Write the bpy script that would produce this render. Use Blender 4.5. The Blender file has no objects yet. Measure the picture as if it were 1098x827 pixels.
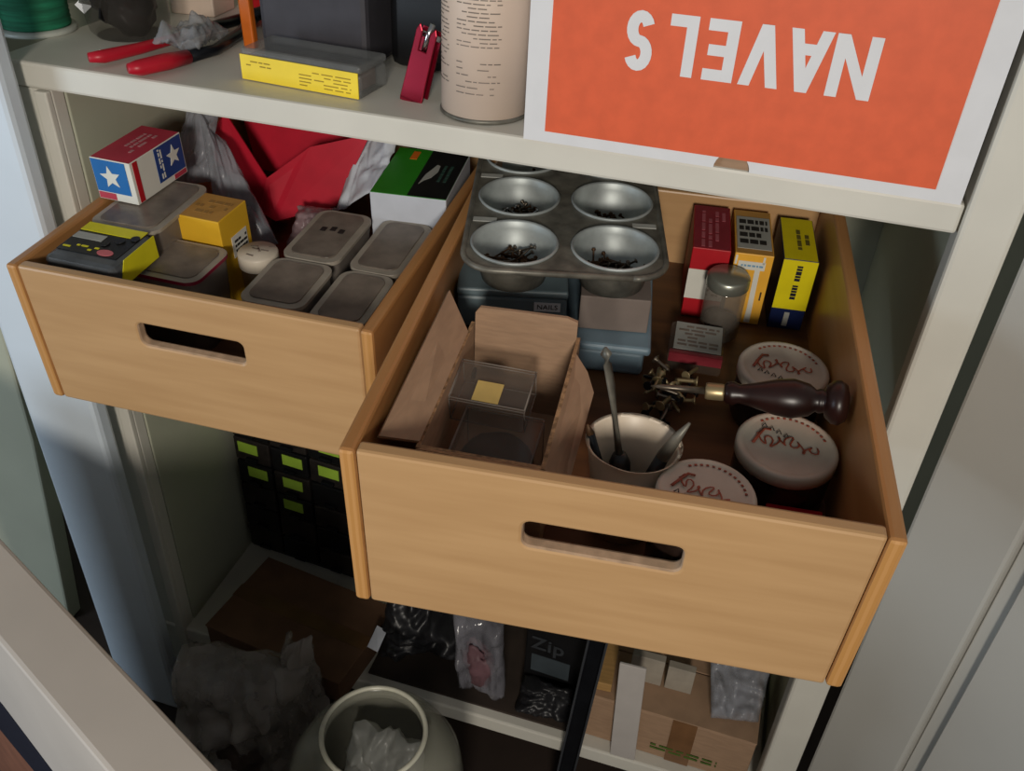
import bpy, bmesh, math, random
from mathutils import Vector, Matrix, Euler, noise
from mathutils.geometry import tessellate_polygon
random.seed(11)
PI = math.pi
S = bpy.context.scene
COL = S.collection

# ------------------------------------------------------------------ materials
def lin(h):
    h = h.lstrip('#'); o = []
    for i in (0, 2, 4):
        c = int(h[i:i+2], 16) / 255
        o.append(c / 12.92 if c <= .04045 else ((c + .055) / 1.055) ** 2.4)
    return (*o, 1)

MATS = {}
def mat(name, col, rough=.5, metal=0, var=.12, scale=30, bump=0, stretch=(1, 1, 1), alpha=1, spec=.5, trans=0, col2=None, ior=1.45, emit=None):
    if name in MATS: return MATS[name]
    m = bpy.data.materials.new(name); m.use_nodes = True
    nt = m.node_tree; b = nt.nodes['Principled BSDF']; L = nt.links.new
    tc = nt.nodes.new('ShaderNodeTexCoord'); mp = nt.nodes.new('ShaderNodeMapping'); mp.inputs['Scale'].default_value = stretch
    n = nt.nodes.new('ShaderNodeTexNoise'); n.inputs['Scale'].default_value = scale; n.inputs['Detail'].default_value = 5
    L(tc.outputs['Object'], mp.inputs[0]); L(mp.outputs[0], n.inputs['Vector'])
    r = nt.nodes.new('ShaderNodeValToRGB'); c = lin(col)
    c2 = lin(col2) if col2 else tuple(max(0, x * (1 - 2 * var)) for x in c[:3]) + (1,)
    r.color_ramp.elements[0].position = .35; r.color_ramp.elements[1].position = .65
    r.color_ramp.elements[0].color = c2; r.color_ramp.elements[1].color = c
    L(n.outputs['Fac'], r.inputs[0]); L(r.outputs[0], b.inputs['Base Color'])
    b.inputs['Roughness'].default_value = rough; b.inputs['Metallic'].default_value = metal
    b.inputs['Specular IOR Level'].default_value = spec; b.inputs['IOR'].default_value = ior
    b.inputs['Alpha'].default_value = alpha; b.inputs['Transmission Weight'].default_value = trans
    if bump:
        bp = nt.nodes.new('ShaderNodeBump'); bp.inputs['Strength'].default_value = bump; bp.inputs['Distance'].default_value = .002
        L(n.outputs['Fac'], bp.inputs['Height']); L(bp.outputs[0], b.inputs['Normal'])
    MATS[name] = m
    return m

def ply_mat(name, c1, c2, axis, freq):
    m = mat(name, c1, .5, col2=c2)
    nt = m.node_tree; b = nt.nodes['Principled BSDF']
    w = nt.nodes.new('ShaderNodeTexWave'); w.wave_type = 'BANDS'; w.bands_direction = axis
    w.inputs['Scale'].default_value = freq; w.inputs['Distortion'].default_value = .6; w.inputs['Detail'].default_value = 1
    tc = [n for n in nt.nodes if n.type == 'TEX_COORD'][0]; r = [n for n in nt.nodes if n.type == 'VALTORGB'][0]
    nt.links.new(tc.outputs['Object'], w.inputs['Vector']); nt.links.new(w.outputs['Fac'], r.inputs[0])
    return m

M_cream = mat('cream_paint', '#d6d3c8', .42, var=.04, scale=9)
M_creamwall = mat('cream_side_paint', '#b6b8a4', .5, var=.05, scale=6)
M_blue = mat('daylit_blue_paint', '#d3dee8', .3, var=.03, scale=8)  # bluish daylight on the front stile is put into this colour
M_white = mat('white_door_paint', '#b9b7b0', .42, var=.03, scale=5)
M_whitebox = mat('white_print', '#dcdde0', .55, var=.02, scale=40)
M_orange = mat('orange_print', '#e0623c', .5, var=.05, scale=60)
M_kraft = mat('kraft_cardboard', '#a5866b', .75, var=.08, scale=40, bump=.15, stretch=(1, 1, 6))
M_kraftdark = mat('old_kraft_cardboard', '#6c4e38', .8, var=.12, scale=25)
M_kraftedge = mat('kraft_corrugation', '#b08a64', .8, var=.3, scale=220)
M_birch = mat('birch_plywood', '#bd976b', .38, col2='#b38d62', scale=5, stretch=(1.2, 9, 14), bump=.05)
M_birchside = mat('birch_plywood_side', '#b28150', .36, col2='#a67443', scale=5, stretch=(14, 1.2, 9), bump=.05)
M_plyedge = ply_mat('plywood_edge', '#bf8d55', '#b58349', 'X', 60)
M_ply_rawslot = mat('slot_edge', '#c9a98a', .7, var=.15, scale=80)
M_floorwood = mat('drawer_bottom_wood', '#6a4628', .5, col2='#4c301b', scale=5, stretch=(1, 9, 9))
M_steel = mat('worn_tin', '#7d7a70', .45, .35, var=.25, scale=55, bump=.1)
M_tin = mat('bright_tin', '#b4bbba', .5, .45, var=.2, scale=25, bump=.12)
M_chrome = mat('chrome', '#cfd2d4', .18, 1, var=.05)
M_nail = mat('nail_steel', '#8d8274', .35, .8, var=.3, scale=60)
M_nailbr = mat('rusty_nail', '#6a4e36', .6, .5, var=.3, scale=90)
M_brass = mat('brass', '#b8a67e', .4, .7, var=.2)
M_label = mat('pale_sticker', '#a7a8a2', .6, var=.08)
M_black = mat('black_plastic', '#141416', .4, var=.15)
M_blackm = mat('black_metal', '#1b1d22', .3, .4, var=.15)
M_dark = mat('dark_goods', '#26201d', .6, var=.3, scale=60)
M_grayplastic = mat('slate_gray_plastic', '#6a7a80', .42, var=.08)
M_clearblue = mat('pale_blue_clear_plastic', '#8ba3b2', .3, var=.08, alpha=.82)
M_graycard = mat('gray_brown_card', '#7d716a', .7, var=.08)
M_tub = mat('clear_tub_plastic', '#9a9087', .35, var=.12, scale=30, alpha=.62)
M_tublid = mat('frosted_tub_lid', '#b3aa9c', .38, var=.1, scale=35, alpha=.8)
M_tubtop = mat('clear_lid_window', '#92867a', .3, var=.2, scale=40, alpha=.72)
M_clear = mat('clear_plastic', '#7d736a', .08, alpha=.16, var=.05)
M_glass = mat('jar_glass', '#4f4b46', .06, alpha=.34, var=.05)
M_darkjar = mat('brown_jar_glass', '#2b1f1a', .08, alpha=.88, var=.2, scale=60)
M_jug = mat('cloudy_jug_plastic', '#b9b8a8', .22, alpha=.33, var=.1, scale=15)
M_bag = mat('thin_plastic_film', '#a9adb6', .22, alpha=.5, var=.12, scale=25)
M_bagdark = mat('smoky_plastic_film', '#c2b9b2', .16, alpha=.5, var=.2, scale=20)
M_blackbag = mat('black_plastic_film', '#232326', .42, var=.2)
M_palepaper = mat('pale_paper', '#c7ccd6', .6, var=.05)
M_lid = mat('cream_enamel_lid', '#cfc4b3', .4, var=.07, scale=40)
M_lidred = mat('lid_red_ink', '#b0563f', .5, var=.2, scale=150)
M_ink = mat('black_ink', '#2a2624', .6)
M_grayink = mat('gray_ink', '#85796f', .6, var=.2)
M_can = mat('cream_can_label', '#d8c3b2', .5, var=.04, scale=8)
M_cup = mat('white_plastic_cup', '#d5c6b2', .4, var=.05)
M_handle = mat('dark_red_varnish', '#25110e', .35, var=.3, scale=30)
M_red = mat('red_plastic', '#b9142a', .4, var=.08)
M_redin = mat('red_pouch', '#c41a33', .5, var=.07)
M_redcarton = mat('red_carton', '#b3121f', .5, var=.07)
M_redtop = mat('dull_red_carton', '#8f2b36', .55, var=.1)
M_yellow = mat('yellow_carton', '#e5b32b', .5, var=.05)
M_tanprint = mat('tan_carton_top', '#c3914a', .55, var=.1, scale=50)
M_amber = mat('amber_carton', '#efb23c', .45, var=.06)
M_lemon = mat('lemon_carton', '#e0d010', .45, var=.05)
M_lemonlabel = mat('bright_yellow_label', '#f4d735', .5, var=.04)
M_navy = mat('navy_carton', '#12204a', .4, var=.08)
M_starblue = mat('bright_blue_carton', '#1567ad', .45, var=.06)
M_starnavy = mat('deep_blue_carton', '#173f80', .45, var=.06)
M_starred = mat('pinkish_red_carton', '#b8384a', .5, var=.06)
M_starwhite = mat('white_carton', '#d9d8ce', .5, var=.03)
M_magenta = mat('magenta_plastic', '#8b1638', .4)
M_packyellow = mat('yellow_sticker', '#d8cf1c', .45, var=.06)
M_packgray = mat('smoky_gray_plastic', '#4e5256', .25, var=.2)
M_pink = mat('pink_sticker', '#c96a70', .5)
M_green = mat('grass_green_carton', '#2c8a1d', .45, var=.06)
M_greenthread = mat('green_thread', '#1f7a58', .85, var=.25, scale=20, stretch=(1, 1, 14), bump=.5)
M_greenlabel = mat('lime_label', '#a2c744', .5, var=.08)
M_charcoal = mat('charcoal_case', '#3d3b41', .6, var=.08, scale=50, bump=.1)
M_orangeh = mat('orange_plastic', '#dc7020', .4)
M_clipred = mat('red_anodised_metal', '#8f0c28', .28, .6, var=.1)
M_batten = mat('pale_wood', '#b08a55', .6, var=.1, stretch=(1, 8, 8))
M_floor = mat('dark_floor', '#3b2f28', .7, var=.2, scale=6)
M_greendim = mat('green_ink', '#4f6b26', .6, var=.2, scale=120)
M_navyink = mat('navy_ink', '#151829', .5)

# ------------------------------------------------------------------ frames
F = {'W': Matrix.Identity(4),
     'R': Matrix.Translation((-.1160, -.3233, -.1031)) @ Matrix.Rotation(.1011, 4, 'Z') @ Matrix.Rotation(.0608, 4, 'X'),
     'L': Matrix.Translation((-.5322, -.1561, -.1324)) @ Matrix.Rotation(.0322, 4, 'Z') @ Matrix.Rotation(.0579, 4, 'X')}

# ------------------------------------------------------------------ builder
class G:
    def __init__(s): s.bm = bmesh.new(); s.ms = []
    def mi(s, m):
        if m not in s.ms: s.ms.append(m)
        return s.ms.index(m)
    def _new(s, vs, fs, m, smooth=False):
        i = s.mi(m); V = [s.bm.verts.new(v) for v in vs]; out = []
        for f in fs:
            try: q = s.bm.faces.new([V[k] for k in f])
            except ValueError: continue
            q.material_index = i; q.smooth = smooth; out.append(q)
        return V, out
    def box(s, a, b, m, rot=None, faces=None, bev=0):
        # a,b opposite corners; faces: dict of 'x-','x+','y-','y+','z-','z+' -> material
        a, b = Vector(a), Vector(b); c = (a + b) / 2
        vs = [Vector((x, y, z)) for x in (a.x, b.x) for y in (a.y, b.y) for z in (a.z, b.z)]
        if rot: vs = [c + rot @ (v - c) for v in vs]
        fs = [(0, 1, 3, 2), (4, 6, 7, 5), (0, 4, 5, 1), (2, 3, 7, 6), (0, 2, 6, 4), (1, 5, 7, 3)]
        V, Q = s._new(vs, fs, m)
        if faces:
            for k, mm in faces.items(): Q[('x-', 'x+', 'y-', 'y+', 'z-', 'z+').index(k)].material_index = s.mi(mm)
        if bev:
            es = {e for q in Q for e in q.edges}
            bmesh.ops.bevel(s.bm, geom=list(es), offset=bev, segments=2, affect='EDGES', profile=.5)
        return s
    def lathe(s, prof, m, c=(0, 0, 0), seg=40, sx=1, sy=1, caps=True, R=None):
        c = Vector(c); vs = []; fs = []; n = len(prof)
        for r, z in prof:
            for k in range(seg):
                a = 2 * PI * k / seg; v = Vector((r * math.cos(a) * sx, r * math.sin(a) * sy, z))
                if R: v = R @ v
                vs.append(c + v)
        for i in range(n - 1):
            for k in range(seg):
                k2 = (k + 1) % seg
                fs.append((i * seg + k, i * seg + k2, (i + 1) * seg + k2, (i + 1) * seg + k))
        if caps:
            fs.append(tuple(reversed(range(seg)))); fs.append(tuple((n - 1) * seg + k for k in range(seg)))
        V, Q = s._new(vs, fs, m, True)
        if caps: Q[-1].smooth = Q[-2].smooth = False
        return s
    def tube(s, pts, r, m, seg=10, flat=1):
        P = [Vector(p) for p in pts]; rs = r if isinstance(r, (list, tuple)) else [r] * len(P)
        vs = []; fs = []; up = Vector((0, 0, 1))
        for i, p in enumerate(P):
            t = (P[min(i + 1, len(P) - 1)] - P[max(i - 1, 0)]).normalized()
            u = up if abs(t.dot(up)) < .95 else Vector((0, 1, 0))
            a = t.cross(u).normalized(); b = a.cross(t).normalized()
            for k in range(seg):
                w = 2 * PI * k / seg; vs.append(p + a * rs[i] * math.cos(w) + b * rs[i] * flat * math.sin(w))
        n = len(P)
        for i in range(n - 1):
            for k in range(seg):
                k2 = (k + 1) % seg; fs.append((i * seg + k, i * seg + k2, (i + 1) * seg + k2, (i + 1) * seg + k))
        fs.append(tuple(reversed(range(seg)))); fs.append(tuple((n - 1) * seg + k for k in range(seg)))
        s._new(vs, fs, m, True); return s
    def prism(s, outer, d, m, holes=(), X=(1, 0, 0), Y=(0, 0, 1), o=(0, 0, 0), side=None, smooth=False):
        # polygon in X/Y plane from origin o, extruded by vector d
        X, Y, o, d = Vector(X), Vector(Y), Vector(o), Vector(d)
        loops = [list(outer)] + [list(h) for h in holes]
        tri = tessellate_polygon([[Vector((p[0], p[1], 0)) for p in l] for l in loops])
        flat = [p for l in loops for p in l]; n = len(flat)
        vs = [o + X * p[0] + Y * p[1] for p in flat]; vs += [v + d for v in vs]
        fs = [tuple(t) for t in tri] + [tuple(n + k for k in reversed(t)) for t in tri]
        V, Q = s._new(vs, fs, m)
        st = 0; i = s.mi(side or m)
        for l in loops:
            for k in range(len(l)):
                a, b = st + k, st + (k + 1) % len(l)
                q = s.bm.faces.new((V[a], V[b], V[n + b], V[n + a])); q.material_index = i; q.smooth = smooth
            st += len(l)
        return s
    def sheet(s, pts, th, m):
        P = [Vector(p) for p in pts]; nrm = Vector()
        for i in range(len(P)): nrm += (P[i] - P[0]).cross(P[(i + 1) % len(P)] - P[0])
        nrm.normalize(); n = len(P)
        vs = P + [p + nrm * th for p in P]
        fs = [tuple(range(n)), tuple(reversed(range(n, 2 * n)))] + [(i, (i + 1) % n, n + (i + 1) % n, n + i) for i in range(n)]
        s._new(vs, fs, m); return s
    def crumple(s, size, m, seed=0, amp=.25, c=(0, 0, 0), sub=5, flat=False):
        t = bmesh.new(); bmesh.ops.create_icosphere(t, subdivisions=sub, radius=1)
        off = Vector((seed * 7.3, seed * 3.1, seed * 5.7)); vs = []; idx = {}
        for k, v in enumerate(t.verts):
            idx[v] = k; p = v.co.normalized()
            pw = p + Vector((noise.noise(p * 1.7 + off), noise.noise(p * 1.7 - off), noise.noise(p * 1.7 + off * 3))) * .35
            a = noise.noise(p * 1.2 + off) * amp * 1.3
            rdg = (.5 - abs(noise.noise(pw * 1.7 + off * 2)) * 1.6) * amp * 1.0 + (.5 - abs(noise.noise(pw * 3.9 + off)) * 1.6) * amp * .45 + (.5 - abs(noise.noise(pw * 8.5 - off)) * 1.6) * amp * .18
            q = p * (1 + a + rdg - amp * .45)
            q = Vector((q.x * size[0], q.y * size[1], q.z * size[2]))
            if flat and q.z < -size[2] * .55: q.z = -size[2] * .55
            vs.append(Vector(c) + q)
        fs = [tuple(idx[v] for v in f.verts) for f in t.faces]; t.free()
        s._new(vs, fs, m, True); return s
    def pillow(s, c, th, m, seed=0, amp=.006, nx=26, ny=26):
        # thin closed film bag between four corners c = TL, TR, BR, BL
        c = [Vector(q) for q in c]; nrm = ((c[1] - c[0]).cross(c[3] - c[0])).normalized(); off = Vector((seed * 3.7, seed * 1.3, seed * 9.1))
        vs = []; fs = []
        for sd in (1, -1):
            for j in range(ny + 1):
                for i in range(nx + 1):
                    u, v = i / nx, j / ny
                    q = (c[0] * (1 - u) + c[1] * u) * (1 - v) + (c[3] * (1 - u) + c[2] * u) * v
                    w = Vector((u * 2.2, v * 2.2, seed)) + off
                    wv = w + Vector((noise.noise(w), noise.noise(w + off), 0)) * .6
                    f = noise.noise(w) * amp * 1.6 + (.5 - abs(noise.noise(wv * 1.9))) * amp * 1.6 + (.5 - abs(noise.noise(wv * 4.3))) * amp * .5
                    edge = min(1, 6 * min(u, 1 - u, v, 1 - v)) ** .6
                    vs.append(q + nrm * (f + sd * (th * edge * (1 + .4 * noise.noise(w * 3 + off * sd)) + .0003)))
        n = (nx + 1) * (ny + 1)
        for b in (0, n):
            for j in range(ny):
                for i in range(nx):
                    k = b + j * (nx + 1) + i; fs.append((k, k + 1, k + nx + 2, k + nx + 1))
        rim = [i for i in range(nx)] + [nx + j * (nx + 1) for j in range(ny)] + [n - 1 - i for i in range(nx)] + [ny * (nx + 1) - j * (nx + 1) for j in range(ny)]
        for k in range(len(rim)): a, b = rim[k], rim[(k + 1) % len(rim)]; fs.append((a, b, n + b, n + a))
        s._new(vs, fs, m, True); return s
    def mesh(s, name):
        bmesh.ops.recalc_face_normals(s.bm, faces=s.bm.faces[:])
        me = bpy.data.meshes.new(name); s.bm.to_mesh(me); s.bm.free()
        for m in s.ms: me.materials.append(m)
        return me

def obj(name, g, parent=None, label=None, bev=0, sub=0):
    o = bpy.data.objects.new(name, g.mesh(name) if isinstance(g, G) else g); COL.objects.link(o)
    if parent: o.parent = parent
    if label: o['label'] = label
    if bev:
        b = o.modifiers.new('bevel', 'BEVEL'); b.width = bev; b.segments = 2; b.limit_method = 'ANGLE'; b.angle_limit = math.radians(50)
    return o

def tf(fr, loc, rz=0, rx=0, ry=0):
    return F[fr] @ Matrix.Translation(loc) @ Euler((rx, ry, rz)).to_matrix().to_4x4()
def tag(o, label, cat, group=None):
    o['label'] = label; o['category'] = cat
    if group: o['group'] = group
    return o
def thing(name, label, cat, fr='W', loc=(0, 0, 0), rz=0, rx=0, ry=0, group=None):
    o = bpy.data.objects.new(name, None); COL.objects.link(o); o.empty_display_size = .02
    o.matrix_world = tf(fr, loc, rz, rx, ry); return tag(o, label, cat, group)
def one(name, g, label, cat, fr='W', loc=(0, 0, 0), rz=0, rx=0, ry=0, group=None, bev=0):
    o = obj(name, g, bev=bev); o.matrix_world = tf(fr, loc, rz, rx, ry); return tag(o, label, cat, group)
def struct(name, g, bev=0):
    o = obj(name, g, bev=bev); o['kind'] = 'structure'; return o
def text(name, body, size, m, parent, loc, rot=(0, 0, 0), off=.0, sx=1):
    cu = bpy.data.curves.new(name, 'FONT'); cu.body = body; cu.size = size; cu.align_x = 'CENTER'; cu.align_y = 'CENTER'
    cu.extrude = .0002; cu.offset = off; cu.space_character = 1.05
    t = bpy.data.objects.new('tmp', cu); COL.objects.link(t)
    dg = bpy.context.evaluated_depsgraph_get(); dg.update()
    me = bpy.data.meshes.new_from_object(t.evaluated_get(dg)); me.materials.clear(); me.materials.append(m)
    bpy.data.objects.remove(t)
    o = bpy.data.objects.new(name, me); COL.objects.link(o); o.parent = parent; o.location = loc; o.rotation_euler = rot; o.scale = (sx, 1, 1)
    return o
def rrect(x0, z0, x1, z1, r, n=6):
    P = []
    for cx, cz, a in ((x1 - r, z0 + r, -PI / 2), (x1 - r, z1 - r, 0), (x0 + r, z1 - r, PI / 2), (x0 + r, z0 + r, PI)):
        for k in range(n + 1): P.append((cx + r * math.cos(a + k * PI / 2 / n), cz + r * math.sin(a + k * PI / 2 / n)))
    return P
def star(R, r, cx=0, cy=0, rot=PI / 2):
    return [(cx + (R if k % 2 == 0 else r) * math.cos(rot + k * PI / 5), cy + (R if k % 2 == 0 else r) * math.sin(rot + k * PI / 5)) for k in range(10)]
def marks(g, m, x0, x1, z0, z1, rows, X=(1, 0, 0), Y=(0, 0, 1), o=(0, 0, 0), d=(0, -.0003, 0), fill=.75, hh=.5):
    # rows of small printed word marks
    dz = (z1 - z0) / rows
    for i in range(rows):
        z = z0 + dz * (i + .25); x = x0
        while x < x1 - .001:
            w = min(random.uniform(.08, .3) * (x1 - x0), x1 - x)
            if random.random() < fill: g.prism([(x, z), (x + w, z), (x + w, z + dz * hh), (x, z + dz * hh)], d, m, X=X, Y=Y, o=o)
            x += w + .05 * (x1 - x0)

# ------------------------------------------------------------------ the setting
FZ = -1.0
struct('floor', G().box((-1.6, -1.6, FZ - .03), (1.4, .62, FZ), M_floor))
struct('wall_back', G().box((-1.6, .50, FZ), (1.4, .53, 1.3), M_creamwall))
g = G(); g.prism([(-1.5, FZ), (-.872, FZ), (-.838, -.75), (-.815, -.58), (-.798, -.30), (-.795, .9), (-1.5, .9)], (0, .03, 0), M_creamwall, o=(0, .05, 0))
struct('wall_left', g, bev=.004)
# right: white panelled door standing ajar beside the cabinet
g = G(); dx, dy = math.cos(math.radians(40)), -math.sin(math.radians(40)); D = Vector((dx, dy, 0)); Nn = Vector((-dy, dx, 0))
h0 = Vector((.3225, .0, 0))
def dpan(t0, t1, z0, z1, a, b, m=M_white): g.prism([(t0, z0), (t1, z0), (t1, z1), (t0, z1)], Nn * (b - a), m, X=D, o=h0 + Nn * a)
dpan(0, .092, FZ + .01, 1.0, 0, .035); dpan(.46, .56, FZ + .01, 1.0, 0, .035); dpan(.092, .46, FZ + .01, -.88, 0, .035); dpan(.092, .46, .3, 1.0, 0, .035)
dpan(.092, .46, -.88, .3, .012, .03)
g.prism([(.11, -.86), (.44, -.86), (.44, .28), (.11, .28)], Nn * -.009, M_white, X=D, o=h0 + Nn * .012)
struct('door_1', g, bev=.004)

# ------------------------------------------------------------------ the cabinet
cab = thing('shelving_cabinet', 'cream painted metal cabinet with open shelves holding both wooden drawers', 'cabinet', loc=(-.18, .2, FZ))
def cpart(name, g, label=None, bev=.0015):
    o = obj(name, g, cab, label, bev); o.location = (.18, -.2, -FZ); return o
cpart('shelf', G().box((-.638, 0, -.0258), (.270, .47, 0), M_cream), bev=.003)
cpart('shelf', G().box((-.62, .0, -.872), (.280, .47, -.845), M_cream, faces={'y-': M_cream}), bev=.003)
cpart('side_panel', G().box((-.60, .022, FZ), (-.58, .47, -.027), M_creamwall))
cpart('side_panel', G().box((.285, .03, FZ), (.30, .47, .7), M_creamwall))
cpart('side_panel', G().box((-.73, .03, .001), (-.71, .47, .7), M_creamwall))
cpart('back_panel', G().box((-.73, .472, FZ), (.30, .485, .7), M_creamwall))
g = G(); g.box((-.634, .004, FZ), (-.581, .021, -.027), M_cream); g.box((-.596, -.004, FZ), (-.581, .004, -.027), M_cream)
cpart('upright', g)
g = G(); g.box((.2715, -.002, FZ), (.312, .028, .7), M_cream)
cpart('upright', g, bev=.004)
cpart('front_stile', G().box((-.700, -.042, FZ), (-.594, -.018, .7), M_blue), 'pale front stile with bluish daylight put into its colour', bev=.006)

# ------------------------------------------------------------------ drawers
DW, DH, T = .36, .156, .0115
def drawer(fr, label, D):
    t = thing('wooden_drawer', label, 'storage bin', fr, group='pull-out wooden drawers of the cabinet')  # one of the cabinet's two pull-out drawers
    g = G(); sx0, sx1, sz0, sz1, r, xm = .125, .232, -.0645, -.040, .006, .178
    def arc(cx, cz, a0): return [(cx + r * math.cos(a0 + k * PI / 10), cz + r * math.sin(a0 + k * PI / 10)) for k in range(6)]
    la = [(xm, sz1)] + arc(sx0 + r, sz1 - r, PI / 2) + arc(sx0 + r, sz0 + r, PI) + [(xm, sz0)]
    ra = [(xm, sz0)] + arc(sx1 - r, sz0 + r, -PI / 2) + arc(sx1 - r, sz1 - r, 0) + [(xm, sz1)]
    L0, R0 = T + .0005, DW - T - .0005
    lo = [(xm, 0), (L0, 0), (L0, -DH), (xm, -DH)]; ro = [(xm, -DH), (R0, -DH), (R0, 0), (xm, 0)]
    cache = {}
    def vert(x, z, y):
        k = (round(x, 6), round(z, 6), y)
        if k not in cache: cache[k] = g.bm.verts.new((x, y, z))
        return cache[k]
    def face(P, m): f = g.bm.faces.new(P); f.material_index = g.mi(m)
    for loop in (lo + la[::-1], ro + ra[::-1]):
        for y in (.001, .001 + T): face([vert(x, z, y) for x, z in loop], M_birch)
    for ch, m in ((lo, M_birch), (ro, M_birch), (la, M_ply_rawslot), (ra, M_ply_rawslot)):
        for (x, z), (x2, z2) in zip(ch, ch[1:]): face([vert(x, z, .001), vert(x2, z2, .001), vert(x2, z2, .001 + T), vert(x, z, .001 + T)], m)
    obj('front_board', g, t, bev=.0025)
    for x in (0, DW - T):
        g = G(); g.box((x, 0, -DH), (x + T, D, 0), M_birchside, faces={'y-': M_plyedge, 'z+': M_birchside})
        obj('side_board', g, t, bev=.003)
    obj('back_board', G().box((T, D - T, -DH), (DW - T, D, -.03), M_birch), t, bev=.002)
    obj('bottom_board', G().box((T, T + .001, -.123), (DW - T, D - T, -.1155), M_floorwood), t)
    return t
drawer('R', 'right-hand birch plywood pull-out drawer, pulled far out, holding the muffin pan', .50)
dl = drawer('L', 'left-hand birch plywood pull-out drawer holding plastic tubs and the red pouch', .46)
FLR = -.115

# ================================================================== right drawer contents
# muffin pan
A8 = math.radians(8)
pan = thing('muffin_pan', 'worn metal six-cup muffin pan holding loose nails', 'baking pan', 'R', (.106, .293, 0), A8)
CP = [(-.0445, 0), (.0445, 0), (-.0445, .088), (.0445, .088), (-.0445, .176), (.0445, .176)]
g = G(); circ = [[(cx + .0365 * math.cos(2 * PI * k / 36), cy + .0365 * math.sin(2 * PI * k / 36)) for k in range(36)] for cx, cy in CP]
g.prism(rrect(-.0885, -.046, .0885, .222, .03, 8), (0, 0, .0008), M_steel, holes=circ, Y=(0, 1, 0))
obj('tray', g, pan)
rp = [(x, y, .0) for x, y in rrect(-.0885, -.046, .0885, .222, .03, 8)]; rp.append(rp[0])
obj('rolled_rim', G().tube(rp, .0028, M_steel, 8), pan)
for cx, cy in CP:
    c = obj('cup', G().lathe([(.0385, .0008), (.0395, .0025), (.038, .004), (.0365, .0022), (.0355, -.004), (.0285, -.031), (.0, -.0315)], M_tin, (cx, cy, 0), caps=False), pan, 'bright tin muffin cup')
    obj('cup_shell', G().lathe([(.0372, 0), (.0362, -.004), (.0292, -.0318), (0.001, -.0322)], M_steel, (cx, cy, 0), caps=False), c)
for x, y in ((-.074, .040), (.073, .044), (-.074, .130)):
    obj('stamped_tab', G().box((x - .011, y - .004, .0008), (x + .011, y + .004, .0018), M_label), pan, 'pale stamped tab', bev=.0008)
# nails in cups
def nail_mesh(L, r, m, head=2.2):
    g = G(); g.lathe([(.0002, 0), (r, .003), (r, L - .0012), (r * head, L - .001), (r * head, L)], m, seg=8); return g.mesh('nail')
NM = [nail_mesh(.036, .0011, M_chrome), nail_mesh(.030, .0010, M_nail), nail_mesh(.026, .0009, M_nailbr), nail_mesh(.022, .0012, M_nailbr)]
cupname = ['front left', 'front right', 'second-row left', 'second-row right', 'third-row left']
for ci in range(5):
    cx, cy = CP[ci]; n = (60, 60, 60, 36, 6)[ci]
    for k in range(n):
        mi_ = random.choice((0, 1, 1, 2) if ci == 2 else (1, 2, 2, 3, 2)); me = NM[mi_]; LN = (.036, .030, .026, .022)[mi_]
        for _ in range(60):
            a = random.uniform(0, 2 * PI); rr = .022 * math.sqrt(random.random())
            tilt = PI / 2 - random.uniform(-.05, .38 if ci != 2 else .28); az = random.uniform(0, 2 * PI)
            d = Vector((math.sin(tilt) * math.cos(az), math.sin(tilt) * math.sin(az), math.cos(tilt)))
            mid = Vector((rr * math.cos(a), rr * math.sin(a), -.0285 + .00012 * k + .5 * LN * abs(d.z)))
            e0, e1 = mid - d * LN / 2, mid + d * LN / 2
            if all(math.hypot(e.x, e.y) < .0268 + (e.z + .031) * .24 and e.z > -.030 for e in (e0, e1)): break
        else: continue
        base = Vector((cx, cy, 0)) + e0
        o = bpy.data.objects.new('nail', me); COL.objects.link(o)
        o.matrix_world = F['R'] @ Matrix.Translation((.106, .293, 0)) @ Matrix.Rotation(A8, 4, 'Z') @ Matrix.Translation(base) @ d.to_track_quat('Z', 'Y').to_matrix().to_4x4()
        tag(o, 'loose nail lying in the %s cup of the muffin pan' % cupname[ci], 'nail', 'nails in the %s muffin cup' % cupname[ci])
# organisers below the pan
t = thing('organizer_box', 'slate gray lidded box directly under the pan, with a small white label', 'storage box', 'R', (.062, .30, -.0795), .16)
obj('body', G().box((-.052, -.03, 0), (.048, .12, .034), M_grayplastic), t, bev=.003)
obj('lid', G().box((-.0525, -.0303, .0345), (.0485, .1205, .042), M_grayplastic), t, bev=.002)
lb = obj('sticker', G().box((.018, -.0312, .0215), (.042, -.0302, .0305), M_whitebox), t, 'white sticker')
text('lettering', 'NAILS', .007, M_ink, lb, (.030, -.0314, .026), (PI / 2, 0, 0))
one('card_box', G().box((-.032, 0, 0), (.032, .10, .036), M_graycard, bev=.001), 'small gray-brown card box wedged under the pan, right of the slate gray box', 'box', 'R', (.157, .289, -.0795), .1)
t = thing('plastic_tub', 'pale blue clear plastic tub under the small gray-brown card box', 'storage box', 'R', (.118, .268, FLR), .06)
obj('body', G().box((-.072, .0, 0), (.072, .15, .026), M_clearblue), t, bev=.004)
obj('lid', G().box((-.077, -.004, .026), (.077, .154, .0345), M_clearblue), t, bev=.003)
for k in range(4):
    one('wooden_stick', G().box((-.003, 0, 0), (.003, .13, .006), M_dark, bev=.0008), 'dark wooden stick lying between the cardboard box and the drawer side', 'stick', 'R', (.024 + .0075 * k, .20 - .004 * k, FLR + .012 * k), .06, rx=.12, group='dark sticks beside the small cardboard box')

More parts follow.
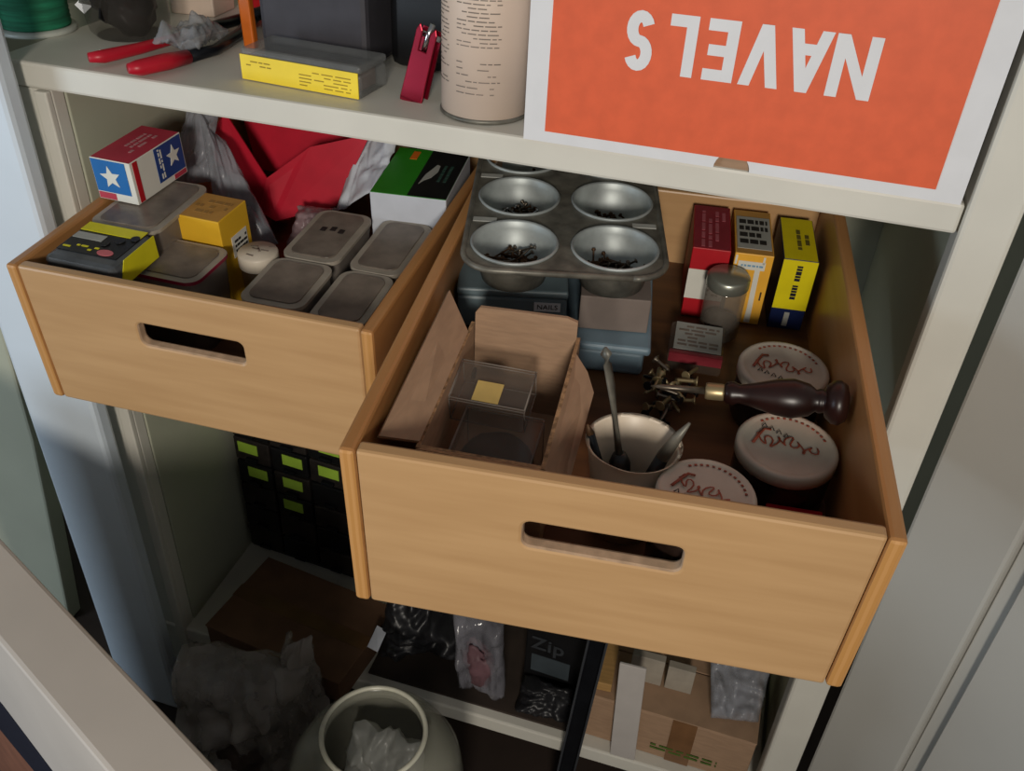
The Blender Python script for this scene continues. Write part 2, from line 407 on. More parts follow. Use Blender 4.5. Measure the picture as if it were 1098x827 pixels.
# small open cardboard box
cb = thing('cardboard_box', 'small open brown cardboard box holding clear plastic cases', 'box', 'R', (.088, .118, FLR), -.02)
x0, x1, y0, y1, H = -.046, .046, -.078, .080, .0885; w = .003
obj('panel', G().box((x0, y0, .0), (x1, y1, .003), M_kraft), cb)
obj('panel', G().box((x0, y0, .003), (x0 + w, y1, H), M_kraft, faces={'z+': M_kraftedge}), cb)
obj('panel', G().box((x1 - w, y0, .003), (x1, y1, H), M_kraft, faces={'z+': M_kraftedge}), cb)
obj('panel', G().box((x0 + w, y0, .003), (x1 - w, y0 + w, H), M_kraft, faces={'z+': M_kraftedge}), cb)
g = G(); g.prism([(x0 + w, .003), (x1 - w, .003), (x1 - w, .105), (x1 - .012, .108), (x0 + .008, .106), (x0 + .004, .10)], (0, w, 0), M_kraft, o=(0, y1 - w, 0))
obj('panel', g, cb, 'tall back panel')
# flaps
obj('flap', G().sheet([(x0, y0 + .004, H), (x0, y1 - .018, H), (x0 - .021, y1 + .002, H + .024), (x0 - .024, y0 - .010, H + .012)], .003, M_kraft), cb, 'left flap spread outward')
obj('flap', G().sheet([(x1, y0 + .0, H), (x1, y1 - .022, H), (x1 + .012, y1 - .038, H - .004), (x1 + .020, y1 - .055, H - .010), (x1 + .016, y0 + .0, H - .022)], .003, M_kraft), cb, 'right flap folded down')
obj('flap', G().sheet([(x0 + .006, y0, H + .001), (x1 - .002, y0, H + .001), (x1 - .002, y0 - .011, H + .009), (x0 + .004, y0 - .011, H + .009)], .003, M_kraftedge), cb, 'narrow front flap')
def clear_case(label, loc, sz, rz, rx, sticker, dark):
    t = thing('plastic_case', label, 'case', 'R', loc, rz, rx); a, b, c = sz
    g = G(); g.box((-a, -b, 0), (a, b, c), M_clear); obj('body', g, t)
    obj('lid', G().box((-a - .001, -b - .001, c), (a + .001, b + .001, c + .003), M_clear), t)
    g = G()
    for z in (0, c, c + .003):
        e = [(-a, -b, z), (a, -b, z), (a, b, z), (-a, b, z)]
        for k in range(4): g.tube([e[k], e[(k + 1) % 4]], .00045, M_tub, 6)
    for x, y in ((-a, -b), (a, -b), (a, b), (-a, b)): g.tube([(x, y, 0), (x, y, c)], .00045, M_tub, 6)
    obj('bright_edge', g, t, 'bright clear-plastic edges put in as pale tubes')  # bright edges of clear plastic put in as pale tubes
    if sticker: obj('sticker', G().box((-a * .40, -b * .95, c + .0032), (a * .30, b * .05, c + .0038), mat('faded_yellow_sticker', '#c9ad66', .6)), t, 'yellow sticker')
    if dark: obj('contents', G().crumple((a * .97, b * .97, c * .46), M_dark, 3, .06, (0, 0, c * .5), 4), t, 'dark small parts')
clear_case('clear plastic case with a yellow sticker, at the back of the cardboard box', (.0765, .137, FLR + .053), (.030, .020, .024), -.05, .18, True, False)
clear_case('clear plastic case of dark small parts, at the front of the cardboard box', (.0880, .094, FLR + .006), (.031, .030, .052), -.05, .06, False, True)

# white cup with tools
cup = thing('plastic_cup', 'cream white plastic cup squeezed to a spout, holding screwdrivers', 'cup', 'R', (.1900, .0840, FLR), 0)
def cupring(r, z, k): 
    a = 2 * PI * k / 48; x, y = r * math.cos(a), r * math.sin(a) * .92
    d = math.exp(-((a - PI * 1.42) / .42) ** 2) * (.12 if z > .04 else .04)
    return Vector((x * (1 - d * .3), y * (1 + d), z + (.004 * d / .12 if z > .07 else 0)))
g = G(); vs = []; fs = []; prof = [(.0, 0), (.023, 0), (.027, .04), (.0335, .085), (.035, .086), (.032, .084), (.0255, .04), (.022, .003), (.0, .003)]
for r, z in prof: vs += [cupring(r, z, k) for k in range(48)]
for i in range(len(prof) - 1):
    for k in range(48):
        k2 = (k + 1) % 48; fs.append((i * 48 + k, i * 48 + k2, (i + 1) * 48 + k2, (i + 1) * 48 + k))
g._new(vs, fs, M_cup, True); obj('body', g, cup)
t = thing('screwdriver', 'tall screwdriver standing tip-up in the white cup', 'screwdriver', 'R', (.1890, .083, FLR + .004), 0)
obj('handle', G().tube([(0, 0, 0), (-.003, .003, .02), (-.007, .007, .055), (-.008, .008, .062)], [.006, .0085, .008, .005], M_black, 12), t)
obj('shaft', G().tube([(-.008, .008, .06), (-.021, .020, .115), (-.0255, .024, .130), (-.0275, .0255, .138), (-.0285, .026, .143)], [.0031, .003, .0030, .0042, .0012], M_steel, 10, 1), t, 'bare steel shaft')
t = thing('awl', 'short pointed awl leaning on the right rim of the white cup', 'awl', 'R', (.192, .088, FLR + .004))
obj('handle', G().tube([(.008, .0, .01), (.013, .0, .04), (.020, 0, .068)], [.005, .006, .005], M_black, 10), t)
obj('spike', G().tube([(.020, 0, .068), (.027, .0, .088), (.034, 0, .104)], [.005, .004, .001], M_steel, 10), t)
t = thing('pencil', 'dark stubby pencil leaning on the left rim of the white cup', 'pencil', 'R', (.187, .084, FLR + .004))
obj('body', G().tube([(-.004, 0, .01), (-.018, 0, .05), (-.029, .002, .082)], .0035, M_blackm, 8), t)
obj('point', G().tube([(-.029, .002, .082), (-.0315, .002, .090)], [.0035, .0008], M_nailbr, 8), t)

# jars with cream lids
def jar(label, loc, r, h, rz, seed):
    t = thing('lidded_jar', label, 'jar', 'R', loc, rz)
    obj('body', G().lathe([(0, 0), (r * .9, 0), (r * .97, .006), (r * .97, h - .014), (r * .9, h - .008)], M_darkjar), t, 'dark glass body')
    l = obj('lid', G().lathe([(r * .93, h - .011), (r, h - .010), (r, h - .002), (r * .97, h), (r * .9, h + .0008), (r * .86, h), (r * .8, h - .0003), (0, h)], M_lid, caps=False), t, 'cream enamelled lid')
    rd = random.Random(seed); z = h + .0012
    g = G(); P = []
    for k in range(60):
        u = k / 59; P.append(((-.62 + 1.2 * u + .05 * math.sin(u * 60)) * r, (.16 * math.sin(u * 38) * (1 - .3 * u) + .08 * math.sin(u * 11 + seed)) * r, z))
    g.tube(P, r * .019, M_lidred, 5, .25)
    g.tube([(-.66 * r, -.22 * r, z), (-.58 * r, .05 * r, z), (-.5 * r, .28 * r, z), (-.36 * r, .30 * r, z)], r * .035, M_lidred, 5, .25)
    obj('red_script', g, l, 'red script printing')
    g = G()
    for k in range(13):
        a = PI * (.15 + .6 * k / 12); g.tube([(.78 * r * math.cos(a), .78 * r * math.sin(a), z - .0008), (.78 * r * math.cos(a + .07), .78 * r * math.sin(a + .07), z - .0008)], r * .03, M_lidred, 5, .3)
    obj('printed_ring', g, l, 'ring of small red print')
    g = G()
    for k in range(4): 
        x = (-.55 + .15 * k) * r; y = (-.35 - .05 * k) * r if seed != 2 else (.34 - .06 * k) * r
        g.tube([(x, y, z), (x + .05 * r, y + .12 * r, z), (x + .1 * r, y, z)], r * .015, M_ink, 4, .3)
    obj('ink_marks', g, l, 'black handwritten marks')
jar('cream-lidded jar tight behind the drawer front, beside the white cup', (.2430, .0475, FLR), .0345, .083, -.35, 1)
jar('cream-lidded jar with handwritten lid, in front of the dark red tool handle', (.3070, .1430, FLR), .0390, .055, -.15, 2)
jar('cream-lidded jar behind the dark red tool handle, near the small cartons', (.3080, .2430, FLR), .0385, .055, -.1, 3)
# dark red handle tool
t = thing('wood_handled_tool', 'tool with a turned dark red wooden handle lying across the jar lids', 'tool', 'R', (.2420, .168, -.039), -.06, ry=-.12)
R90 = Matrix.Rotation(PI / 2, 3, 'Y')
obj('handle', G().lathe([(.006, .012), (.0085, .014), (.0095, .019), (.0075, .024), (.009, .032), (.0142, .052), (.0155, .064), (.0125, .076), (.0085, .081), (.0095, .083), (.0095, .085), (.0085, .087), (.012, .088), (.0165, .093), (.0175, .098), (.014, .103), (.006, .105)], M_handle, R=R90), t)
obj('ferrule', G().lathe([(.0062, -.002), (.0068, 0), (.0068, .011), (.0062, .013)], M_brass, R=R90), t, 'brass ferrule')
obj('shank', G().lathe([(.0006, -.045), (.0022, -.035), (.003, -.002)], M_nail, R=R90), t)

# cartons at the back
t = thing('carton', 'red and white small carton, leftmost of the three at the back', 'carton', 'R', (.2395, .385, FLR), .02)
obj('body', G().box((-.0185, 0, 0), (.0185, .09, .08), M_redcarton, faces={'z+': M_redtop}, bev=.0008), t)  # duller red of the top has shade put into the colour
obj('label_band', G().box((-.0187, -.0004, .022), (.0187, .0002, .056), M_starwhite), t, 'white printed band')
g = G(); marks(g, M_grayink, .002, .014, .026, .052, 5, o=(0, -.0008, 0)); obj('printed_text', g, t, 'gray print')
g = G(); marks(g, mat('pale_red_ink', '#b5606a', .6), .004, .078, -.012, .015, 4, X=(0, 1, 0), Y=(1, 0, 0), o=(0, 0, .0801), d=(0, 0, .0003)); obj('printed_text', g, t, 'pale print on top')
t = thing('carton', 'amber yellow small carton with a white T stripe, middle of the three at the back', 'carton', 'R', (.2805, .385, FLR), .02)
obj('body', G().box((-.0185, 0, 0), (.0185, .09, .08), M_amber, faces={'z+': M_tanprint}, bev=.0008), t)
g = G(); g.box((-.014, -.0005, .063), (.012, .0002, .072), M_starwhite); g.box((-.0175, -.0005, .068), (-.0155, .0002, .078), M_starwhite); g.box((.009, -.0005, .07), (.011, .0002, .078), M_starwhite)
g.prism([(.003, .063), (.008, .063), (.009, .02), (.0095, .002), (.0035, .002), (.004, .02)], (0, -.0005, 0), M_starwhite, o=(0, 0, 0)); obj('white_stripe', g, t, 'white T-shaped stripe')
g = G(); marks(g, mat('blue_ink', '#7aa3c2', .6), -.011, .010, .0655, .0695, 1, o=(0, -.0006, 0), fill=1); obj('printed_text', g, t, 'blue print')
g = G(); marks(g, M_ink, .02, .058, .0125, .0155, 1, X=(0, 0, 1), Y=(1, 0, 0), o=(0, -.0003, 0)); obj('printed_text', g, t, 'black upright print')
lt = obj('top_label', G().box((-.0165, .010, .0801), (.0165, .075, .0806), M_label), t, 'gray printed label on top')
g = G(); marks(g, M_ink, -.014, .014, .016, .07, 4, X=(1, 0, 0), Y=(0, 1, 0), o=(0, 0, .0807), d=(0, 0, .0003), hh=.6); obj('printed_text', g, lt)
t = thing('carton', 'yellow and navy small carton, rightmost of the three at the back', 'carton', 'R', (.3245, .385, FLR), .015)
obj('body', G().box((-.0165, 0, 0), (.0165, .085, .08), M_navy, faces={'z+': M_lemon}, bev=.0008), t)
obj('yellow_face', G().box((-.0163, -.0004, .024), (.0163, .0002, .0795), M_lemon), t, 'yellow front panel')
for k, z in enumerate((.036, .057)):
    g = G(); marks(g, M_navyink, z, z + .017, -.004, .003, 1, X=(0, 0, 1), Y=(1, 0, 0), o=(0, -.0006, 0), fill=1, hh=.75); obj('printed_text', g, t, 'dark upright print')
g = G(); marks(g, mat('olive_ink', '#6d6420', .6), .02, .06, -.004, .012, 2, X=(0, 1, 0), Y=(1, 0, 0), o=(0, 0, .0801), d=(0, 0, .0003)); obj('printed_text', g, t, 'print on top')
obj('white_mark', G().box((-.003, -.0006, .004), (.002, .0002, .02), M_label), t, 'pale mark on the navy end')
# small clear jar
t = thing('glass_jar', 'little clear glass jar with a shiny metal lid, before the amber carton', 'jar', 'R', (.2585, .362, FLR))
obj('body', G().lathe([(0, 0), (.0185, 0), (.0198, .002), (.0198, .052), (.0185, .058)], mat('small_jar_glass', '#8a8176', .06, alpha=.5)), t)
obj('lid', G().lathe([(.0195, .055), (.0208, .057), (.0205, .066), (.0185, .0685), (.0, .0688)], mat('satin_tin_lid', '#a9aca0', .32, .75, var=.08), caps=False), t, 'shiny metal lid')
obj('contents', G().crumple((.0165, .0165, .012), M_dark, 5, .2, (0, 0, .014), 3), t, 'dark contents')
# clear pack with label
t = thing('blister_pack', 'clear plastic pack with a gray label and red edge, left of the little glass jar', 'packet', 'R', (.236, .285, FLR + .002), -.03)
obj('body', G().box((-.026, 0, 0), (.026, .052, .022), M_clear, bev=.003), t)
lb = obj('label', G().box((-.021, .006, .0222), (.023, .05, .0228), M_label), t, 'gray printed label')
g = G(); marks(g, M_grayink, -.018, .02, .01, .046, 6, Y=(0, 1, 0), o=(0, 0, .0229), d=(0, 0, .0003)); obj('printed_text', g, lb)
obj('red_edge', G().box((-.024, -.001, .012), (.025, .0055, .0215), M_redtop), t, 'red edge strip')
obj('contents', G().crumple((.021, .021, .0085), M_dark, 8, .2, (0, .026, .0105), 3), t, 'dark small parts')
# loose hardware
def screw_mesh(L, r, m):
    g = G(); P = [(.0003, 0)]
    n = int(L / .002)
    for k in range(n): z = .002 + k * (L - .004) / n; P += [(r * .72, z), (r, z + .0006)]
    P += [(r, L - .002), (r * 2.3, L - .0004), (r * 2.1, L)]
    g.lathe(P, m, seg=10); return g.mesh('screw')
SM = [screw_mesh(.024, .0019, M_brass), screw_mesh(.020, .0022, M_brass), screw_mesh(.026, .0018, M_blackm), screw_mesh(.018, .002, M_nail)]
for k in range(34):
    o = bpy.data.objects.new('screw', SM[k % 4]); COL.objects.link(o)
    az = random.uniform(0, 2 * PI); tl = PI / 2 - random.uniform(-.05, .35)
    d = Vector((math.sin(tl) * math.cos(az), math.sin(tl) * math.sin(az), math.cos(tl)))
    p = Vector((random.uniform(.198, .236), random.uniform(.212, .262), FLR + .004 + .0007 * k)) - d * .01
    p.z = max(p.z, FLR + .003)
    o.matrix_world = F['R'] @ Matrix.Translation(p) @ d.to_track_quat('Z', 'Y').to_matrix().to_4x4()
    tag(o, 'loose %s screw in the pile left of the brass ferrule' % ('brass' if k % 4 < 2 else 'dark steel'), 'screw', 'loose %s screws on the drawer bottom' % ('brass' if k % 4 < 2 else 'dark steel'))
t = thing('carton', 'flat red carton lying on the drawer bottom behind the front board', 'carton', 'R', (.318, .078, FLR))
obj('body', G().box((-.022, -.038, 0), (.020, .028, .026), M_redcarton, bev=.001), t)
obj('end_flap', G().box((-.0215, -.0384, .003), (.0195, -.0378, .023), M_redtop), t, 'duller red end flap')

# ================================================================== left drawer contents
def tub(label, loc, hx, hy, h, rz=0, edge=None, contents=True, seed=1, marks_=0):
    t = thing('plastic_tub', label, 'tub', 'L', loc, rz)
    g = G(); a = rrect(-hx, -hy, hx, hy, .012, 5); b = rrect(-hx * .9, -hy * .9, hx * .9, hy * .9, .012, 5); n = len(a)
    V, Q = g._new([(x, y, 0) for x, y in b] + [(x, y, h) for x, y in a], [tuple(range(n))] + [(i, (i + 1) % n, n + (i + 1) % n, n + i) for i in range(n)], M_tub, True)
    obj('body', g, t)
    g = G(); g.prism(rrect(-hx - .002, -hy - .002, hx + .002, hy + .002, .014, 6), (0, 0, .004), M_tublid, Y=(0, 1, 0), o=(0, 0, h), side=edge)
    g.prism(rrect(-hx + .005, -hy + .005, hx - .005, hy - .005, .010, 6), (0, 0, .0016), M_tubtop, Y=(0, 1, 0), o=(0, 0, h + .004))
    l = obj('lid', g, t, bev=.0012)
    if contents: obj('contents', G().crumple((hx * .8, hy * .8, h * .36), M_dark, seed, .22, (0, 0, h * .42), 4), t, 'dark small parts')
    if marks_:
        g = G()
        for k in range(marks_): g.box((-.012 + .01 * k, .004 + .003 * (k % 2), h + .0056), (-.006 + .01 * k, .012 + .003 * (k % 2), h + .0061), M_ink)
        obj('ink_marks', g, l, 'dark marks on lid')
tub('clear lidded tub nearest the drawer front, middle of the left drawer', (.233, .092, FLR), .031, .039, .081, .0, seed=2)
tub('clear lidded tub with dark marks on its lid, before the red pouch', (.233, .188, FLR), .029, .050, .081, .0, seed=3, marks_=3)
tub('clear lidded tub of brown parts, against the green and black box', (.302, .192, FLR), .0265, .052, .078, .0, seed=4)
tub('clear lidded tub in the front right corner of the left drawer', (.301, .090, FLR), .026, .044, .078, .0, seed=5)
tub('gray lidded tub with a magenta edge, in front of the yellow carton', (.112, .094, FLR), .0405, .033, .083, -.03, edge=M_magenta, seed=6)
tub('smoky lidded tub behind the yellow-striped pack, under the starred carton', (.058, .146, FLR), .036, .052, .1095, .0, seed=7, contents=False)
# yellow/black pack
t = thing('tool_pack', 'smoky gray plastic pack with yellow and black label, front left corner', 'packet', 'L', (.060, .056, -.0135), -.03, rx=.02)
obj('body', G().box((-.038, -.033, -.0118), (.038, .033, .0135), M_packgray, bev=.006), t)
lb = obj('label', G().box((-.033, -.018, .0137), (.032, .0325, .0145), M_black), t, 'black and yellow printed label')
obj('yellow_band', G().box((-.033, .018, .0146), (.032, .0325, .0152), M_packyellow), lb, 'yellow band')
obj('yellow_side', G().prism([(-.028, -.010), (.031, -.010), (.031, .0138), (-.016, .0138)], (.0008, 0, 0), M_packyellow, X=(0, 1, 0), o=(.0381, 0, 0)), lb, 'yellow side panel')
obj('white_strip', G().box((-.032, .004, .0146), (.0, .014, .0151), M_label), lb, 'white strip')
g = G(); marks(g, M_packyellow, -.030, .006, -.014, -.005, 2, Y=(0, 1, 0), o=(0, 0, .0146), d=(0, 0, .0004)); obj('printed_text', g, lb, 'yellow print')
obj('pink_dot', G().lathe([(.007, 0), (.007, .0006)], M_pink, (.016, -.012, .0146), 20, 1.2, .7), lb, 'pink round sticker')
for k in range(3): obj('hole', G().lathe([(.0045, 0), (.0045, .0008)], M_black, (.006 + .011 * k, .002 + .008 * k, .0149), 20), lb)
t = thing('plastic_tub', 'dark lower tub carrying the yellow-striped pack', 'tub', 'L', (.062, .054, FLR))
obj('body', G().box((-.040, -.032, 0), (.004, .032, .082), M_packgray, bev=.004), t); obj('lid', G().box((-.041, -.033, .082), (.005, .033, .087), M_packgray, bev=.002), t)
# yellow carton
t = thing('carton', 'plain golden yellow carton standing between tubs, below the starred carton', 'carton', 'L', (.118, .161, FLR), -.05)
obj('body', G().box((-.024, -.026, 0), (.024, .026, .112), M_yellow, faces={'z+': M_tanprint}, bev=.001), t)
lb = obj('sticker', G().box((.0241, -.010, .062), (.0246, .018, .086), M_starwhite), t, 'white sticker')
g = G(); marks(g, M_ink, -.006, .016, .066, .082, 3, X=(0, 1, 0), o=(.0247, 0, 0), d=(.0003, 0, 0)); obj('printed_text', g, lb)
g = G(); marks(g, mat('ochre_brown_ink', '#a37b42', .6), -.018, .018, -.016, .016, 3, Y=(0, 1, 0), o=(0, 0, .1121), d=(0, 0, .0003)); obj('printed_text', g, t)
# star carton
t = thing('starred_carton', 'red white and blue carton printed with white stars', 'carton', 'L', (.0315, .178, .0012), -.06)
hx, hy, h = .0235, .042, .045
obj('body', G().box((-hx, -hy, 0), (hx, hy, h), M_starwhite, faces={'z+': M_starred}, bev=.0006), t)
fp = obj('blue_panel', G().box((-hx + .001, -hy - .0005, .009), (hx - .006, -hy + .0001, h - .001), M_starblue), t, 'bright blue end panel')
obj('star', G().prism(star(.0125, .0055, -.0025, .026, PI / 2 + .12), (0, -.0005, 0), M_starwhite, o=(0, -hy - .0005, 0)), fp, 'white five-pointed star')
obj('red_band', G().box((-hx + .001, -hy - .0004, .001), (-.002, -hy + .0001, .008), M_starred), t, 'red band')
obj('red_corner', G().box((hx - .0002, -hy + .004, .001), (hx + .0004, -hy + .011, h - .001), M_redcarton), t, 'red upright stripe')
sp = obj('blue_panel', G().box((hx - .0001, -.004, .007), (hx + .0005, hy - .002, h - .001), M_starnavy), t, 'deep blue side panel')
obj('star', G().prism(star(.0115, .005, .024, .027), (.0005, 0, 0), M_starwhite, X=(0, 1, 0), o=(hx + .0005, 0, 0)), sp, 'white five-pointed star')
g = G(); marks(g, M_starwhite, .010, .042, .0, .007, 2, X=(0, 0, 1), Y=(0, 1, 0), o=(hx + .0006, 0, 0), d=(.0003, 0, 0)); obj('printed_text', g, sp, 'white upright print')
obj('red_band', G().box((hx - .0001, .02, .001), (hx + .0004, hy - .002, .006), M_starred), t, 'red band')
g = G(); marks(g, mat('pink_ink', '#c98d90', .6), -.02, .025, -.009, .011, 3, X=(0, 1, 0), Y=(1, 0, 0), o=(0, 0, h + .0001), d=(0, 0, .0003)); obj('printed_text', g, t, 'pale print on top')
# white round lid bottle
t = thing('spice_jar', 'little round jar with a white lid marked in black', 'jar', 'L', (.178, .137, FLR))
obj('body', G().lathe([(0, 0), (.018, 0), (.019, .003), (.019, .07)], M_glass), t)
lb = obj('lid', G().lathe([(.0195, .069), (.0205, .070), (.0205, .083), (.0195, .0848), (0, .085)], M_lid, caps=False), t, 'white lid')
g = G()
for k in range(7):
    a = random.uniform(-.012, .008); b = random.uniform(-.012, .012); c = random.uniform(0, PI)
    g.tube([(a, b, .0855), (a + .008 * math.cos(c), b + .008 * math.sin(c), .0855)], .0009, M_grayink, 4, .3)
obj('ink_marks', g, lb, 'black hand marks')
obj('contents', G().crumple((.015, .015, .024), M_dark, 9, .15, (0, 0, .028), 3), t, 'dark contents')
# green / black box
t = thing('printed_box', 'green and black topped white box at the back right', 'box', 'L', (.294, .303, FLR), .08)
obj('body', G().box((-.040, -.058, 0), (.044, .058, .113), M_palepaper, bev=.001), t)
tp = obj('top_print', G().box((-.0395, -.0575, .1131), (.0435, .0575, .1137), M_green), t, 'green top print')
bp = obj('black_print', G().box((.001, -.0575, .1138), (.0435, .0575, .1143), M_black), tp, 'black half of the top')
obj('emblem', G().prism([(.010, -.02), (.016, -.012), (.020, .004), (.019, .018), (.015, .02), (.012, .008), (.008, -.006), (.006, -.03)], (0, 0, .0004), M_label, Y=(0, 1, 0), o=(0, 0, .1144)), tp, 'pale leaf-like emblem')
g = G(); marks(g, mat('dim_green_ink', '#2c4a40', .6), -.02, .02, .022, .036, 2, X=(0, 1, 0), Y=(1, 0, 0), o=(0, 0, .1144), d=(0, 0, .0003)); obj('printed_text', g, tp, 'dim green print')
obj('orange_mark', G().box((-.02, .03, .1138), (-.012, .05, .1142), M_orangeh), tp, 'orange mark')
# red pouch
t = thing('folded_pouch', 'large red folded pouch with a V-shaped opening', 'pouch', 'L', (.1, .33, 0))
A = (-.086, -.008, -.018); B = (-.055, .0, .024); C = (-.005, -.014, -.045); D_ = (-.018, -.02, -.088); H_ = (.004, -.024, -.096)
E_ = (.047, .004, -.006); Fq = (.120, .014, .016); Gq = (.080, -.010, -.070)
obj('back_panel', G().sheet([(-.095, .085, .05), (-.06, .06, -.075), (.07, .06, -.075), (.14, .085, .05)], .0015, M_redin), t)
obj('left_flap', G().sheet([A, D_, C, B], .0018, M_redin), t)
obj('middle_fold', G().sheet([C, D_, H_, E_], .0018, M_redin), t)
obj('right_panel', G().sheet([E_, H_, Gq, Fq], .0018, M_redin), t)
obj('bottom_gusset', G().sheet([D_, H_, (.004, .01, -.112), (-.02, .01, -.112)], .0018, M_redin), t)
obj('top_edge', G().sheet([(-.02, .026, .03), (.12, .016, .018), (.125, .026, .034), (.0, .034, .055)], .0018, M_redin), t)
# bags
def bag(name, label, fr, loc, size, m, seed, amp=.3, rz=0, rx=0, extra=None, sub=5):
    return one(name, G().crumple(size, m, seed, amp, sub=sub), label, 'plastic bag', fr, loc, rz, rx)
def fbag(label, fr, c, th, m, seed, amp=.006): return one('plastic_bag', G().pillow(c, th, m, seed, amp), label, 'plastic bag', fr)
fbag('crumpled clear gray plastic bag between the yellow carton and red pouch', 'L', [(.030, .300, .035), (.062, .292, .006), (.152, .226, -.074), (.096, .196, -.082)], .010, M_bag, 4, .007)
fbag('pale plastic bag tucked behind the starred carton', 'L', [(.012, .310, .052), (.046, .322, .060), (.056, .262, -.03), (.014, .246, -.035)], .006, M_bag, 6, .006)
fbag('whitish plastic bag behind the red pouch, beside the green box', 'L', [(.195, .395, .03), (.252, .385, .03), (.246, .285, -.02), (.190, .290, -.06)], .006, M_palepaper, 7, .006)
fbag('small pinkish plastic bag in front of the red pouch', 'L', [(.150, .275, -.050), (.205, .272, -.045), (.206, .245, -.095), (.148, .240, -.100)], .014, mat('pinkish_film', '#9c8488', .3, alpha=.7), 8, .008)

# ================================================================== on the shelf
# orange fruit box
bx = thing('fruit_box', 'big orange and white cardboard fruit box standing upside down on the shelf', 'box', 'W', (.0885, -.004, .0005))
X0, X1, BH, BD = -.1765, .1765, .26, .27
hole = [(.0 + .0145 * math.cos(PI - PI * k / 14), .0145 * math.sin(PI - PI * k / 14)) for k in range(15)]
g = G(); g.prism([(X0, 0), (-.0145, 0)] + hole[1:-1] + [(.0145, 0), (X1, 0), (X1, BH), (X0, BH)], (0, .004, 0), M_whitebox, side=M_kraft)
obj('front_panel', g, bx)
obj('side_panel', G().box((X0, .004, 0), (X0 + .004, BD, BH), M_whitebox), bx); obj('side_panel', G().box((X1 - .004, .004, 0), (X1, BD, BH), M_whitebox), bx)
obj('back_panel', G().box((X0 + .004, BD - .004, 0), (X1 - .004, BD, BH), M_whitebox), bx)
obj('bottom_panel', G().box((X0 + .004, .004, BH - .004), (X1 - .004, BD - .004, BH), M_kraft), bx)
obj('inner_flap', G().box((X0 + .004, .0045, .0), (X1 - .004, .0085, BH - .005), M_kraft), bx, 'brown inner flap seen through the notch')
pr = obj('orange_panel', G().box((-.158, -.0006, .0095), (.1555, .0, BH - .01), M_orange), bx, 'orange printed panel')
# lettering, upside down: coordinates as read from the front of the box
z0, z1 = .069, .1145
def N(w, b=.0088): return [[(0, 0), (b, 0), (b, 1), (0, 1)], [(w - b, 0), (w, 0), (w, 1), (w - b, 1)], [(0, 1), (b, 1), (w, 0), (w - b, 0)]]
def A_(w, b=.0088): return [[(0, 0), (b, 0), (w / 2 + b / 2, 1), (w / 2 - b / 2, 1)], [(w, 0), (w - b, 0), (w / 2 - b / 2, 1), (w / 2 + b / 2, 1)], [(w * .22, .22), (w * .78, .22), (w * .72, .40), (w * .28, .40)]]
def V_(w, b=.0088): return [[(0, 1), (b, 1), (w / 2 + b / 2, 0), (w / 2 - b / 2, 0)], [(w, 1), (w - b, 1), (w / 2 - b / 2, 0), (w / 2 + b / 2, 0)]]
def E2(w, b=.0088): return [[(0, 0), (b, 0), (b, 1), (0, 1)], [(b, 0), (w, 0), (w, .19), (b, .19)], [(b, .41), (w * .92, .41), (w * .92, .59), (b, .59)], [(b, .81), (w, .81), (w, 1), (b, 1)]]
def L_(w, b=.0088): return [[(0, 0), (b, 0), (b, 1), (0, 1)], [(b, 0), (w, 0), (w, .19), (b, .19)]]
def S_(w, b=.0088):
    hh = z1 - z0; cx = w / 2; P = []; out = []
    r = (w - b) / 2; ry = (1 - b / hh) / 4
    for k in range(15): a = math.radians(20 + 250 * k / 14); P.append((cx + r * math.cos(a), 1 - b / hh / 2 - ry + ry * math.sin(a)))
    for k in range(1, 15): a = math.radians(90 - 250 * k / 14); P.append((cx + r * math.cos(a), b / hh / 2 + ry + ry * math.sin(a)))
    Q = [Vector((x, y * hh)) for x, y in P]; Lf = []; Rt = []
    for i, p in enumerate(Q):
        t = (Q[min(i + 1, len(Q) - 1)] - Q[max(i - 1, 0)]).normalized(); n = Vector((-t.y, t.x)) * b / 2
        Lf.append(((p + n).x, (p + n).y / hh)); Rt.append(((p - n).x, (p - n).y / hh))
    return [[Lf[i], Lf[i + 1], Rt[i + 1], Rt[i]] for i in range(len(Q) - 1)]
for nm, x, w, fn in (('N', .1455, .0325, N), ('A', .1125, .031, A_), ('V', .0805, .030, V_), ('E', .0525, .0235, E2), ('L', .0235, .0215, L_), ('S', -.0095, .0215, S_)):
    g = G(); hh = z1 - z0
    for k, P in enumerate(fn(w)):
        g.prism([(x + (w - px) - .0885, z0 + (1 - py) * hh) for px, py in P], (0, -.0003 - .00002 * k, 0), M_whitebox, o=(0, -.0006, 0))
    obj('letter', g, pr, 'white letter ' + nm)
# can
can = thing('paper_can', 'cream can with fine printed text, left of the orange fruit box', 'can', 'W', (-.1415, .053, 0))
obj('body', G().lathe([(0, .0008), (.0400, .0008), (.0400, .19), (0, .19)], M_can, caps=False, seg=64), can)
obj('bottom_rim', G().lathe([(.0398, 0), (.0412, .001), (.0412, .003), (.0398, .0045)], M_steel, seg=64), can, 'metal bottom rim')
g = G()
def cmark(a0, a1, za, zb):
    n = max(1, int((a1 - a0) / .06)); r = .0403
    vs = []; fs = []
    for i in range(n + 1):
        a = a0 + (a1 - a0) * i / n
        vs += [(.0399 * math.cos(a), .0399 * math.sin(a), za), (r * math.cos(a), r * math.sin(a), za), (r * math.cos(a), r * math.sin(a), zb), (.0399 * math.cos(a), .0399 * math.sin(a), zb)]
    for i in range(n):
        for j in range(4): fs.append((4 * i + j, 4 * i + (j + 1) % 4, 4 * i + 4 + (j + 1) % 4, 4 * i + 4 + j))
    g._new(vs, fs, M_grayink)
